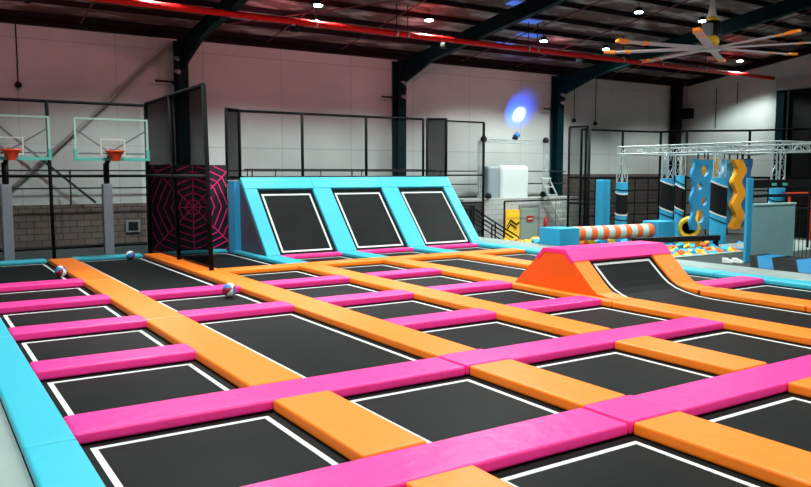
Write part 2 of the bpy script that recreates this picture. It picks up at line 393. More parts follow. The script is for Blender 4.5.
# cyan border
for (a, b, d) in ((1.2, 6.40, 'nearest length'), (6.40, 10.95, 'middle length'), (10.95, 15.6, 'third length from the front'), (15.6, 20.78, 'farthest length')):
    pad('cyan_pad', .62, 1.02, a, b, M['blue'], 'cyan pad of the left border, %s' % d, bl, h=.095)
for (a, b, d) in ((1.02, 2.72, 'left end piece behind the first column'), (3.31, 5.0, 'piece behind the second column'), (5.6, 7.28, 'piece under the pink web panel')):
    pad('cyan_pad', a, b, 20.30, 20.76, M['blue'], 'cyan pad of the back border, %s' % d, bl, h=.085)
XA = 7.50
pad('cyan_pad', XR[3]+G0-.02, XA-.01, 18.1, 19.93, M['blue'], 'cyan floor pad running back along the left side of the inclines', bl)
for s, d in ((3,'left of the left incline'), (4,'between left and middle inclines'), (5,'between middle and right inclines')):
    pad('cyan_pad', XR[s]+G0-.02, XR[s]+G1+.02, 16.305, 18.08, M['blue'], 'cyan floor pad at the foot of the inclines, %s' % d, 'cyan floor pads at the incline feet')
for (a, b, d) in ((1.5, 5.2, 'nearest length'), (5.2, 9.9, 'second length from the front'), (9.9, 14.2, 'third length from the front'), (14.2, 18.2, 'farthest length by the right incline')):
    pad('cyan_pad', 14.12, 14.64, a, b, M['blue'], 'cyan pad of the right border, %s' % d, bl)

# ------------------------------------------------------------------ cyan incline block with three sloped trampolines
SL0 = (18.10, 0.03); SL1 = (19.62, 1.70); ZT = 1.99
dy, dz = SL1[0]-SL0[0], SL1[1]-SL0[1]; sl = math.hypot(dy, dz); uy, uz = dy/sl, dz/sl; ny, nz = -uz, uy
def slp(X, s, o): return (X, SL0[0]+uy*s+ny*o, SL0[1]+uz*s+nz*o)
stot = (ZT-SL0[1])/uz
yt = SL0[0]+uy*stot
r = thing('incline_block', 'cyan padded incline wall holding three sloped trampolines', 'incline', (11, 18.1, 0))
XA, XB = 7.50, 14.42
t = MB()
for X in (XA+.02, ): t.prism([(X, 18.25, 0),(X, 20.9, 0),(X, 20.9, ZT-.06),(X, yt+.08, ZT-.06)], (.04,0,0))
t.build('left_side_panel', M['purple'], r)
B(XA-.14, XA+.07, 19.95, 20.4, 0, ZT-.02).build('corner_post', M['midblue'], r)
B(XB-.06, XB-.02, 19.2, 20.9, 0, 1.3).build('right_side_panel', M['purple'], r)
B(XA+.06, XB-.06, 20.85, 20.9, -.9, ZT-.1).build('rear_panel', M['black'], r)
rails = [(XA, XL[4]-.10, 'left'), (XR[4]+.10, XL[5]-.10, ''), (XR[5]+.10, XL[6]-.10, ''), (XR[6]+.10-.03, XB, 'right')]
def slab(x0, x1, s0, s1, o0, o1, mb=None):
    mb = mb or MB()
    P = [slp(x0,s0,o0),slp(x1,s0,o0),slp(x1,s1,o0),slp(x0,s1,o0),slp(x0,s0,o1),slp(x1,s0,o1),slp(x1,s1,o1),slp(x0,s1,o1)]
    mb.quadbox(P); return mb
for (a, b, d) in rails:
    m = slab(a, b, 0.03, stot-.36, -.02, .075); m.bevel(.02); m.build('sloped_pad', M['blue'], r)
xs = [XA, XR[4]+.14, XR[5]+.14, XB]
for i in range(3):
    m = slab(xs[i], xs[i+1], stot-.355, stot+.06, -.02, .078); m.bevel(.02); m.build('top_pad', M['blue'], r)
for c in (4,5,6):
    slab(XL[c]-.10, XR[c]+.10, .04, stot-.36, -.03, 0.0).build('sloped_mat', M['mat'], r)
    t = MB(); s0, s1, w = .16, stot-.50, .05
    slab(XL[c], XR[c], s0, s0+w, 0, .004, t); slab(XL[c], XR[c], s1-w, s1, 0, .004, t); slab(XL[c], XL[c]+w, s0+w, s1-w, 0, .004, t); slab(XR[c]-w, XR[c], s0+w, s1-w, 0, .004, t)
    t.build('edge_line', M['white'], r)
B(XA+.08, XB-.06, yt+.05, 21.6, ZT-.10, ZT-.02).build('upper_deck', M['black'], r)
t = MB()
for X in (XA+.3, 9.7, 12.0, XB-.3): t.box(X-.05,X+.05,21.4,21.5,-.95,ZT-.1)
t.build('deck_legs', M['black'], r)

pad('orange_pad', XR[4]+G0-.03, 9.70, 8.545, 11.145, M['orange'], 'narrow orange pad running along the left foot of the orange ridge', orr, h=.11)

# ------------------------------------------------------------------ orange ridge with pink cap and curved ramp run
r = thing('ridge', 'orange ridge with pink cap and curved trampoline ramp', 'ramp', (10.9, 10, 0))
RX0, RX1 = 9.72, 12.34
ZC = .74
prof = [(8.88,.0),(9.62,ZC-.10),(9.76,ZC),(10.26,ZC),(10.36,ZC-.06),(11.12,0)]
t = MB(); t.prism([(RX0-.008,y,z) for y,z in [(8.70,.0),(8.70,.10),(9.04,.148),(9.2,.262),(9.76,.785),(10.38,.785),(11.15,.09),(11.15,0)]], (.06,0,0)); t.build('left_side_panel', M['ridge'], r)
t = MB(); t.prism([(RX1-.052,y,z) for y,z in [(8.70,.0),(8.70,.10),(9.04,.148),(9.2,.262),(9.76,.785),(10.38,.785),(11.15,.09),(11.15,0)]], (.06,0,0)); t.build('right_side_panel', M['ridge'], r)
def rail(x0, x1):
    # curved pad on the near slope, thickness along normal approximated
    c = [(8.55,.07),(8.82,.075),(9.04,.115),(9.2,.23),(9.74,.73)]
    t = MB(); bm = t.bm
    rows = []
    for i,(y,z) in enumerate(c):
        rows.append([(x0,y,z+.035),(x1,y,z+.035),(x1,y+.06,z-.06),(x0,y+.06,z-.06)])
    vs = [[bm.verts.new(p) for p in q] for q in rows]
    for a,b in zip(vs,vs[1:]):
        for i in range(4): bm.faces.new([a[i],a[(i+1)%4],b[(i+1)%4],b[i]])
    bm.faces.new(vs[0][::-1]); bm.faces.new(vs[-1])
    return t
rail(RX0-.0, XL[5]-.10).build('left_slope_pad', M['orange'], r)
rail(XR[5]+.10, RX1).build('right_slope_pad', M['orange'], r)
# far slope
for (a,b) in ((RX0,XL[5]-.1),(XR[5]+.1,RX1)):
    t = MB(); t.quadbox([(a,10.34,ZC-.08),(b,10.34,ZC-.08),(b,11.06,.02),(a,11.06,.02),(a,10.40,ZC-.0),(b,10.40,ZC-.0),(b,11.12,.08),(a,11.12,.08)]); t.build('rear_slope_pad', M['orange'], r)
t = MB(); t.quadbox([(XL[5]-.1,10.32,ZC-.14),(XR[5]+.1,10.32,ZC-.14),(XR[5]+.1,11.3,.0),(XL[5]-.1,11.3,.0),(XL[5]-.1,10.34,ZC-.10),(XR[5]+.1,10.34,ZC-.10),(XR[5]+.1,11.34,.02),(XL[5]-.1,11.34,.02)]); t.build('rear_mat', M['mat'], r)
for (a, b) in ((RX0-.02, XL[5]-.06), (XL[5]-.055, XR[5]+.10), (XR[5]+.105, RX1+.02)):
    t = MB(); t.prism([(a,9.60,.655),(a,9.65,.60),(a,9.83,.765),(a,10.33,.765),(a,10.50,.60),(a,10.55,.65),(a,10.36,.835),(a,9.80,.835)], (b-a,0,0))
    t.build('cap_pad', M['pink'], r)
# curved mat : flat run then upward curve
c = [(1.9,0.0),(6,0.0),(8.2,0.0),(8.5,.015),(8.75,.055),(8.95,.105),(9.12,.18),(9.25,.27),(9.60,.575),(9.70,.665)]
def strip(mb, x0, x1, pts, o, th):
    vs = []
    for i,(y,z) in enumerate(pts):
        a = pts[max(0,i-1)]; b = pts[min(len(pts)-1,i+1)]; d = Vector((b[0]-a[0], b[1]-a[1])).normalized(); n = (-d.y, d.x)
        p0 = (y+n[0]*o, z+n[1]*o); p1 = (y+n[0]*(o+th), z+n[1]*(o+th))
        vs.append([mb.bm.verts.new(q) for q in ((x0,p0[0],p0[1]),(x1,p0[0],p0[1]),(x1,p1[0],p1[1]),(x0,p1[0],p1[1]))])
    for a,b in zip(vs,vs[1:]):
        for i in range(4): mb.bm.faces.new([a[i],a[(i+1)%4],b[(i+1)%4],b[i]])
    mb.bm.faces.new(vs[0][::-1]); mb.bm.faces.new(vs[-1]); return mb
strip(MB(), XL[5]-.1, XR[5]+.1, c, -.02, .02).build('curved_mat', M['mat'], r)
t = MB(); c2 = c[1:-1]
c2 = [(2.2,0.0)]+c2
strip(t, XL[5], XL[5]+.05, c2, .001, .004); strip(t, XR[5]-.05, XR[5], c2, .001, .004)
strip(t, XL[5]+.05, XR[5]-.05, [(9.563,.543),(9.60,.575)], .001, .004)
t.build('edge_line', M['white'], r)

# ------------------------------------------------------------------ basketballs
def ball(x, y, z, rad, rot, label):
    r = thing('basketball', label, 'ball', (x, y, z), 'basketballs on the court')
    # one sphere split into coloured panels; the dark seams are thin rings
    names = (('red_panels', M['ballred']), ('white_panels', M['ballwhite']), ('blue_panels', M['ballblue']))
    R_ = Matrix.Rotation(rot[0],4,'X') @ Matrix.Rotation(rot[1],4,'Y') @ Matrix.Rotation(rot[2],4,'Z')
    bm0 = bmesh.new(); bmesh.ops.create_uvsphere(bm0, u_segments=24, v_segments=14, radius=rad)
    for idx,(nm, mt) in enumerate(names):
        bm = bm0.copy()
        kill = [f for f in bm.faces if int((math.atan2(f.calc_center_median().y, f.calc_center_median().x)+PI)/(2*PI)*6) % 3 != idx]
        bmesh.ops.delete(bm, geom=kill, context='FACES')
        for v in bm.verts: v.co = R_ @ v.co; v.co.z += rad
        me = bpy.data.meshes.new(nm); bm.to_mesh(me); bm.free(); me.materials.append(mt)
        for f in me.polygons: f.use_smooth = True
        o = bpy.data.objects.new(nm, me); C.objects.link(o); o.parent = r
    bm0.free(); return r
ball(2.58, 17.45, 0.004, .12, (.9,.3,.5), 'red, white and blue basketball on the far left trampoline beside the first orange strip')
ball(4.62, 20.1, 0.002, .11, (.3,.9,1.7), 'red, white and blue basketball against the back border, left of the web panel')
ball(4.66, 12.98, 0.004, .125, (1.2,.1,2.9), 'white and blue basketball against a pink pad in the second column')

# ------------------------------------------------------------------ netting and fences
def net_panel(r, pts, mat=None):
    mb = MB(); v = [Vector(p) for p in pts]; n = (v[1]-v[0]).cross(v[2]-v[0]).normalized()*.006
    mb.prism([tuple(p-n/2) for p in v], tuple(n)); return mb.build('netting', mat or M['net'], r)
# cage wall along the second orange strip
r = thing('net_cage', 'tall black netting screen with foam-wrapped posts standing on the second orange strip', 'net', (5.35, 18.4, .11))
P = [((5.35,15.98,.11),(5.42,16.42,4.10)), ((5.37,18.42,.11),(5.38,18.9,4.07)), ((5.33,20.96,.0),(5.34,21.0,4.02))]
for a, b in P: MB().tube(a, b, .052, 10).build('post', M['blackfoam'], r, True)
MB().tube(P[0][1], P[2][1], .045, 8).build('top_rail', M['blackfoam'], r, True)
MB().tube((5.385,16.2,2.13), (5.335,20.98,2.13), .035, 8).build('mid_rail', M['darkbrace'], r, True)
net_panel(r, [(5.35,15.98,.15),(5.33,20.96,.15),(5.34,21.0,4.0),(5.42,16.42,4.08)])

# back fence behind the hoops
r = thing('net_fence', 'black framed netting fence behind the two basketball hoops', 'fence', (1, 21.25, 0))
for X in (-3.4, -.4, 3.0): MB().tube((X,21.25,0),(X-.03,21.25,4.0),.045,8).build('post', M['blackfoam'], r, True)
for nm, z, m_ in (('top_rail',4.0,'blackfoam'),('mid_rail',2.12,'blackfoam'),('bottom_rail',.28,'black')):
    MB().tube((-4,21.25,z),(5.34,21.25,z),.04,8).build(nm, M[m_], r, True)
net_panel(r, [(-4,21.25,.28),(5.25,21.25,.28),(5.25,21.25,4.0),(-4,21.25,4.0)], M['net3'])
t = MB()
struct('back_step', B(0.62, 7.3, 20.8, 24.0, FLOOR, 0.0), M['darkcarpet'])

# web panel
r = thing('web_panel', 'black panel printed with a pink spider web beside the incline', 'panel', (6.35, 20.85, 0))
B(5.36, 7.48, 20.82, 20.88, 0.0, 2.42).build('panel', M['webpanel'], r)
t = MB(); cx, cz = 6.50, 1.26
def clipseg(p, q, x0, x1, z0, z1):
    t0, t1 = 0, 1; dx, dz_ = q[0]-p[0], q[1]-p[1]
    for pp, qq in ((-dx, p[0]-x0),(dx, x1-p[0]),(-dz_, p[1]-z0),(dz_, z1-p[1])):
        if abs(pp) < 1e-9:
            if qq < 0: return None
        else:
            k = qq/pp
            if pp < 0: t0 = max(t0, k)
            else: t1 = min(t1, k)
    if t0 >= t1: return None
    return (p[0]+dx*t0, p[1]+dz_*t0), (p[0]+dx*t1, p[1]+dz_*t1)
def seg(p, q, w=.013):
    c_ = clipseg(p, q, 5.39, 7.46, .03, 2.39)
    if not c_: return
    p, q = c_; d = Vector((q[0]-p[0], q[1]-p[1]));
    if d.length < .01: return
    d.normalize(); n = Vector((-d.y, d.x))*w
    a = [(p[0]+n.x,20.812,p[1]+n.y),(q[0]+n.x,20.812,q[1]+n.y),(q[0]-n.x,20.812,q[1]-n.y),(p[0]-n.x,20.812,p[1]-n.y)]
    t.prism(a, (0,.008,0))
for i in range(8):
    a = PI/4*i; seg((cx,cz),(cx+math.cos(a)*.42, cz+math.sin(a)*.42)); (i%4) and seg((cx+math.cos(a)*.42, cz+math.sin(a)*.42),(cx+math.cos(a)*1.75, cz+math.sin(a)*1.75))
for rad in (.21,.40,.60,.80,.98,1.17,1.36,1.56):
    for i in range(8):
        a, b = PI/4*i, PI/4*(i+1); m = (a+b)/2; k = .935
        p0 = (cx+math.cos(a)*rad, cz+math.sin(a)*rad); p1 = (cx+math.cos(b)*rad, cz+math.sin(b)*rad); pm = (cx+math.cos(m)*rad*k, cz+math.sin(m)*rad*k)
        seg(p0, pm); seg(pm, p1)
t.build('web_lines', M['web'], r)

# fence on the upper deck over the inclines
r = thing('net_fence', 'black framed netting fence on the deck above the inclines', 'fence', (12, 21.5, ZT))
zb = ZT
for X in (8.12, 10.13, 12.38, 14.6): MB().tube((X,21.5,zb-.02),(X,21.5,4.0),.045,8).build('post', M['blackfoam'], r, True)
MB().tube((7.75,21.5,4.0),(14.6,21.5,4.0),.04,8).build('top_rail', M['blackfoam'], r, True)
MB().tube((7.75,21.5,zb+.08),(14.6,21.5,zb+.08),.04,8).build('bottom_rail', M['blackfoam'], r, True)
net_panel(r, [(8.12,21.5,zb),(14.6,21.5,zb),(14.6,21.5,4.0),(8.12,21.5,4.0)], M['net3'])
for (xa, ya, xb_, yb, zt) in ((7.62,21.2,8.12,21.5,4.02), (14.75,21.5,15.35,21.2,4.02)):
    g = MB().tube((xa,ya,zb),(xa,ya,zt),.04,8).tube((xa,ya,zt),(xb_,yb,zt),.035,8).tube((xb_,yb,zb),(xb_,yb,zt),.035,8).build('gate_frame', M['blackfoam'], r, True)
    net_panel(r, [(xa,ya,zb),(xb_,yb,zb),(xb_,yb,zt),(xa,ya,zt)])
# low rail in front on the deck
r = thing('guard_rail', 'low black hand rail along the top edge of the inclines', 'railing', (11, 20.3, ZT-.02))
for X in (8.0, 8.85, 10.3, 11.7, 13.1, 14.4): MB().tube((X,20.6,ZT-.02),(X,20.6,2.30),.016,6).build('post', M['black'], r)
MB().tube((7.9,20.6,2.30),(14.5,20.6,2.30),.018,6).build('top_rail', M['black'], r)
MB().tube((7.9,20.6,ZT+.09),(14.5,20.6,ZT+.09),.03,6).build('bottom_rail', M['black'], r)
# fence right of the inclines, reaching down past the walkway
r = thing('net_fence', 'narrow black framed netting fence standing right of the inclines before the white tank', 'fence', (16.4, 21.5, FLOOR))
for X in (15.55, 17.2): MB().tube((X,21.5,FLOOR),(X,21.5,3.98),.05,8).build('post', M['blackfoam'], r, True)
for z in (3.98, 2.12, 1.16, .1): MB().tube((15.55,21.5,z),(17.2,21.5,z),.03,8).build('rail', M['blackfoam'], r, True)
net_panel(r, [(15.55,21.5,FLOOR+.1),(17.2,21.5,FLOOR+.1),(17.2,21.5,1.16),(15.55,21.5,1.16)])
net_panel(r, [(15.55,21.5,1.16),(17.2,21.5,1.16),(17.2,21.5,3.98),(15.55,21.5,3.98)], M['net3'])

# walkway rear fence with pickets + stair rails
def picket(name, label, p, q, z0, z1, n, cat='railing', group=None, netmat=None):
    r = thing(name, label, cat, ((p[0]+q[0])/2,(p[1]+q[1])/2,z0), group)
    p = Vector(p+(0,)); q = Vector(q+(0,))
    for a in (p, q): MB().tube((a.x,a.y,z0),(a.x,a.y,z1),.04,8).build('post', M['black'], r)
    for z in (z1, z0+.12): MB().tube((p.x,p.y,z),(q.x,q.y,z),.028,6).build('rail', M['black'], r)
    for i in range(1, n):
        a = p.lerp(q, i/n); MB().tube((a.x,a.y,z0+.12),(a.x,a.y,z1),.010,4).build('picket', M['black'], r)
    if netmat: net_panel(r, [(p.x,p.y,z0+.1),(q.x,q.y,z0+.1),(q.x,q.y,z1),(p.x,p.y,z1)], netmat)
    return r
picket('railing', 'black picket railing behind the walkway, right of the inclines', (14.9,20.95), (16.35,20.95), 0, 1.08, 16)
picket('railing', 'long black railing with wide bays before the door and step ladder', (19.0,22.45), (24.4,22.5), FLOOR, 1.12, 2)
r = thing('stair_rail', 'black sloping hand rails of the stair going down before the yellow panel', 'railing', (17.5, 21.2, FLOOR))
for (y, dx) in ((21.3, 0), (22.2, .9)):
    MB().tube((16.3+dx,y,.95),(18.6+dx,y,-.25),.03,8).build('hand_rail', M['black'], r)
    MB().tube((16.3+dx,y,.62),(18.6+dx,y,-.58),.022,8).build('lower_rail', M['black'], r)
    for k in (0, .5, 1): MB().tube((16.3+dx+2.3*k,y,.95-1.2*k),(16.3+dx+2.3*k,y,FLOOR),.03,6).build('post', M['black'], r)

# ------------------------------------------------------------------ basketball hoops
def hoop(px, bx, label):
    r = thing('basketball_hoop', label, 'basketball hoop', (px, 21.02, 0), 'basketball hoops behind the court')
    B(px-.12, px+.12, 20.92, 21.14, 0, 1.92).bevel(.03).build('padded_sleeve', M['greypad'], r)
    MB().tube((px,21.03,1.9),(px,21.03,2.45),.075,10).tube((px,21.03,2.40),(bx,20.66,2.78),.06,8).build('neck', M['black'], r, True)
    y = 20.55; x0, x1, z0, z1 = bx-.91, bx+.89, 2.54, 3.58
    t = MB()
    for p, q in (((x0+.05,3.28),(bx-.1,2.75)),((x1-.05,3.28),(bx+.0,2.75))): t.tube((p[0],y+.06,p[1]),(q[0],y+.10,q[1]),.018,6)
    t.tube((x0+.1,y+.05,2.69),(x1-.1,y+.05,2.69),.018,6)
    t.build('support_arms', M['black'], r)
    b = B(x0,x1,y,y+.012,z0,z1).build('backboard', M['glass'], r)
    w = .045
    t = MB(); t.box(x0,x1,y-.012,y+.03,z1-w,z1); t.box(x0,x0+w,y-.012,y+.03,z0+.25,z1-w); t.box(x1-w,x1,y-.012,y+.03,z0+.25,z1-w)
    t.build('white_frame', M['cream'], b)
    t = MB(); t.box(x0-.02,x1+.02,y-.03,y+.04,z0-.03,z0+.04); t.box(x0-.02,x0+w,y-.03,y+.04,z0+.04,z0+.25); t.box(x1-w,x1+.02,y-.03,y+.04,z0+.04,z0+.25)
    t.build('mint_edge_padding', M['mint'], b)
    t = MB(); c_, d_ = .30, .03
    for (a0,a1,b0,b1) in ((bx-c_,bx+c_,3.06-d_,3.06),(bx-c_,bx+c_,2.64,2.64+d_),(bx-c_,bx-c_+d_,2.64+d_,3.06-d_),(bx+c_-d_,bx+c_,2.64+d_,3.06-d_)): t.box(a0,a1,y-.014,y-.002,b0,b1)
    t.build('target_square', M['white'], b)
    t = MB(); n = 20; R0 = .225; yc = y-.03-R0
    for i in range(n):
        a, bb = 2*PI*i/n, 2*PI*(i+1)/n
        t.tube((bx+math.cos(a)*R0,yc+math.sin(a)*R0,2.74),(bx+math.cos(bb)*R0,yc+math.sin(bb)*R0,2.74),.022,6,caps=False)
    t.box(bx-.12,bx+.12,y-.06,y-.005,2.62,2.76); t.box(bx-.16,bx+.16,y-.10,y-.03,2.70,2.74)
    t.build('rim', M['rim'], r, True)
    MB().lathe((bx,yc,2.50),[(.10,0),(.12,.08),(.205,.23)],'z',16).build('hoop_net', M['redrail'], r)
hoop(1.95, 2.03, 'basketball hoop with clear board, leftmost one, cut off by the photo edge')
hoop(4.30, 4.38, 'basketball hoop with clear board on grey padded post beside the net screen')

# ------------------------------------------------------------------ white tank, gate truss, ladder behind the railing
r = thing('storage_tank', 'white plastic tank with rounded shoulders on the block room roof', 'tank', (20.5, 23.9, 1.2))
def rounded(x0,x1,y0,y1,z0,z1,w=.16):
    m = MB(); m.box(x0,x1,y0,y1,z0,z1)
    bmesh.ops.bevel(m.bm, geom=[e for e in m.bm.edges if not all(v.co.z < z0+.01 for v in e.verts)], offset=w, segments=4, profile=.5, affect='EDGES'); return m
rounded(19.66,21.16,23.45,24.3,1.2,2.50).build('front_shell', M['plastic'], r, False)
rounded(19.05,19.65,23.50,24.28,1.2,2.48,.12).build('grey_end_cap', M['greyplastic'], r, False)
def truss(mb, p, q, s=.26, bay=.45, r0=.02, r1=.009):
    p = Vector(p); q = Vector(q); d = (q-p); L = d.length; d.normalize()
    up = Vector((0,0,1)) if abs(d.z) < .9 else Vector((1,0,0))
    a = d.cross(up).normalized()*s/2; b = d.cross(a).normalized()*s/2
    cs = [a+b, a-b, -a-b, -a+b]
    for c_ in cs: mb.tube(p+c_, q+c_, r0, 6)
    n = max(1, round(L/bay))
    for i in range(n):
        u, v = p+d*(L*i/n), p+d*(L*(i+1)/n)
        for j in range(4):
            e, f = cs[j], cs[(j+1)%4]
            mb.tube(u+(e if i%2 else f), v+(f if i%2 else e), r1, 4)
            mb.tube(u+e, u+f, r1, 4)
    return mb
r = thing('truss_gate', 'thin aluminium truss goalpost frame standing around the white tank', 'truss', (20.5, 23.6, 1.2))
ys = 23.28
truss(MB(), (18.44,ys,1.2),(18.44,ys,3.45),.11,.25,.014,.008).build('left_post', M['alu'], r)
truss(MB(), (21.86,ys,1.2),(21.86,ys,3.45),.13,.25,.014,.008).build('right_post', M['alu'], r)
truss(MB(), (18.44,ys,3.44),(21.86,ys,3.44),.13,.25,.014,.008).build('top_beam', M['alu'], r)
r = thing('stage_light', 'dark moving head lamp fixed on the truss gate, throwing the blue spot on the wall', 'lamp', (20.2, ys, 3.5))
MB().lathe((20.2,ys,3.50),[(.10,0),(.12,.04),(.12,.10),(.05,.14)],'z',14).build('base', M['black'], r)
MB().tube((20.2,ys,3.62),(20.42,ys+.12,3.70),.10,12,.12).build('lamp_head', M['deepblue'], r)
for (x, z) in ((18.75,1.32),(21.6,1.34),(18.50,3.50),(21.7,3.52)):
    t = MB().lathe((x,ys-.16,z-.11),[(.08,0),(.12,.03),(.13,.12),(.07,.22)],'z',10)
    tag(t.build('stage_light', M['black'], None, True), 'small black lamp body at the %s %s of the truss gate' % ('foot' if z < 2 else 'top corner', 'left' if x < 20 else 'right'), 'lamp', 'lamps around the truss gate')
r = thing('step_ladder', 'white aluminium step ladder standing open right of the tank', 'ladder', (21.9, 22.2, FLOOR))
for (s_, nm) in ((-1,'front_frame'),(1,'rear_frame')):
    t = MB(); y0 = 22.0 + .0*s_
    top = (21.45, 22.85, 1.97); 
    bx0 = 23.2 if s_ < 0 else 23.45
    for o in (-.22, .22):
        t.tube((top[0]+o, top[1], top[2]), (bx0+o*1.25, 22.85+s_*.14, FLOOR), .034, 6)
    if True:
        for k in range(1, 9):
            f = k/9; z = top[2]+(FLOOR-top[2])*f; xm = top[0]+(bx0-top[0])*f; w = .22*(1+.25*f)
            t.box(xm-w, xm+w, 22.85+s_*.14*f-.035, 22.85+s_*.14*f+.035, z-.022, z+.022)
    t.build(nm, M['plastic'], r)
B(21.2,21.7,22.78,22.92,1.95,2.01).build('top_cap', M['plastic'], r)

# netted cage right of the ladder
r = thing('net_cage', 'dark netted enclosure corner standing in front of the dark teal column', 'net', (22.6, 22, FLOOR))
cp = [(22.1,22.2),(22.35,21.35),(23.45,22.6)]
for x,y in cp: MB().tube((x,y,FLOOR),(x,y,4.02),.05,8).build('post', M['blackfoam'], r, True)
for z in (4.02, 2.02, 1.0):
    MB().tube((cp[0][0],cp[0][1],z),(cp[1][0],cp[1][1],z),.04,8).tube((cp[1][0],cp[1][1],z),(cp[2][0],cp[2][1],z),.04,8).build('rail', M['blackfoam'], r, True)
for a,b in ((0,1),(1,2)):
    net_panel(r, [cp[a]+(FLOOR+.1,),cp[b]+(FLOOR+.1,),cp[b]+(4.0,),cp[a]+(4.0,)], M['net2'])
# long fence behind the obstacle course
r = thing('net_fence', 'long black framed fence with tall posts behind the obstacle course', 'fence', (27, 22, FLOOR))
fp = [(23.5,22.9),(25.92,22.84),(27.96,22.48),(28.24,21.34),(30.16,19.63),(31.24,17.61),(31.9,15.5)]
for x,y in fp: MB().tube((x,y,FLOOR),(x,y,4.0),.055,8).build('post', M['blackfoam'], r, True)
for z in (4.0, 2.0):
    t = MB()
    for a,b in zip(fp,fp[1:]): t.tube(a+(z,),b+(z,),.045 if z > 3 else .05,8)
    t.build('rail', M['blackfoam'], r, True)
t = MB()
for z in (1.45,.9,.4):
    for a,b in zip(fp,fp[1:]): t.tube(a+(z,),b+(z,),.03,6)
for a,b in zip(fp,fp[1:]):
    for k in (.35,.7): 
        x = a[0]+(b[0]-a[0])*k; y = a[1]+(b[1]-a[1])*k; t.tube((x,y,FLOOR),(x,y,2.0),.03,6)
t.build('lower_rails', M['black'], r)
for a,b in zip(fp,fp[1:]):
    net_panel(r, [a+(FLOOR+.1,),b+(FLOOR+.1,),b+(2.0,),a+(2.0,)], M['net2'])

# ------------------------------------------------------------------ obstacle course
struct('course_floor', B(16.4, 30.5, 4.0, 20.6, FLOOR, -.45), M['darkcarpet'])
struct('course_walkway', B(16.42, 18.4, 4.0, 12.55, -.45, 0.0), M['darkcarpet'])
struct('trim_6', B(16.42, 20.1, 12.72, 12.90, -.45, 0.02), M['carpet'])
struct('course_ledge', B(20.55, 24.8, 12.2, 14.6, -.45, -.02), M['carpet'])
t = thing('pit_beam', 'black padded beam crossing the foam pit in front of the striped roller', 'beam', (18.7,14.3,-.45))
m_ = MB(); m_.quadbox([(17.2,14.58,.20),(20.18,13.95,.20),(20.22,14.13,.20),(17.24,14.76,.20),(17.2,14.58,.35),(20.18,13.95,.35),(20.22,14.13,.35),(17.24,14.76,.35)])
m_.build('beam', M['black'], t)
B(20.04,20.16,13.99,14.11,-.45,.20).build('leg', M['black'], t)
B(17.28,17.40,14.56,14.68,-.45,.20).build('leg', M['black'], t)
# roller obstacle
r = thing('roller_obstacle', 'striped orange and pale mint roller between two cyan boxes over the foam pit', 'obstacle', (18.6,16.8,-.45))
B(16.36,17.2,16.75,17.65,-.45,.52).bevel(.03).build('left_box', M['foamblue'], r)
B(20.1,20.92,16.15,16.8,-.45,.64).bevel(.03).build('right_box', M['foamblue'], r)
n = 14; pa, pb = Vector((17.2,17.15,.30)), Vector((20.12,16.48,.34))
for i in range(n):
    MB().tube(pa.lerp(pb,i/n), pa.lerp(pb,(i+1)/n), .225, 24).build('roller_stripe', M['stripe'] if i%2 else M['cream'], r)
# foam cubes
protos = {}
for nm, mt in (('yellow','yellow'),('light blue','foamblue'),('orange','foamorange')):
    m = MB(); m.box(-.11,.11,-.11,.11,-.11,.11); m.bevel(.012,1)
    me = bpy.data.meshes.new('foam_cube'); m.bm.to_mesh(me); m.bm.free(); me.materials.append(M[mt]); protos[nm] = me
def cube(x, y, z, nm, where):
    if where == 'far pit' and ((21.1 < x < 22.2 and y > 14.6 and y < 19.6) or (21.9 < x < 23.2 and 16.2 < y < 17.9)): return
    o = bpy.data.objects.new('foam_cube', protos[nm]); C.objects.link(o)
    o.location = (x,y,z); o.rotation_euler = (random.uniform(-.6,.6),random.uniform(-.6,.6),random.uniform(0,3))
    tag(o, '%s foam cube lying loose among others in the %s' % (nm, where), 'foam cube', '%s foam cubes in the %s' % (nm, where))
cols = ['yellow','light blue','orange','yellow','light blue']
for i in range(12):
    for j in range(7):
        x = 17.05+.25*i+random.uniform(-.05,.05); y = 13.06+.27*j+random.uniform(-.05,.05)
        if x > 19.9: continue
        if abs(y-(14.67-(x-17.2)*.211)) < .22: continue
        cube(x, y, -.10+random.uniform(-.05,.08), random.choice(cols), 'near pit')
for i in range(9):
    for j in range(10):
        x = 16.8+.36*i+random.uniform(-.06,.06); y = 14.95+.42*j+random.uniform(-.06,.06)
        if x > 19.85 or (15.95 < y < 17.9 and x > 16.0) or y > 19: continue
        cube(x, y, -.12+random.uniform(-.05,.09), random.choice(cols), 'near pit')
for i in range(6):
    for j in range(8):
        cube(20.9+.5*i+random.uniform(-.08,.08), 15.0+.55*j+random.uniform(-.1,.1), -.30+random.uniform(0,.08), random.choice(['orange','light blue','orange','light blue','yellow']), 'far pit')
for (x,y,nm) in ((16.6,19.5,'yellow'),(16.95,19.3,'orange'),(17.2,19.7,'yellow'),(16.75,18.9,'yellow'),(17.3,19.0,'yellow')):
    cube(x, y, -.12, nm, 'pit corner behind the roller box')
# filler body so the pit reads full
o = B(17.5,19.9,12.95,13.8,-.45,-.24).build('pit_filling', M['foamblue'], None); tag(o, 'packed foam pieces under the loose cubes at the near edge of the pit', 'foam'); o['kind'] = 'stuff'

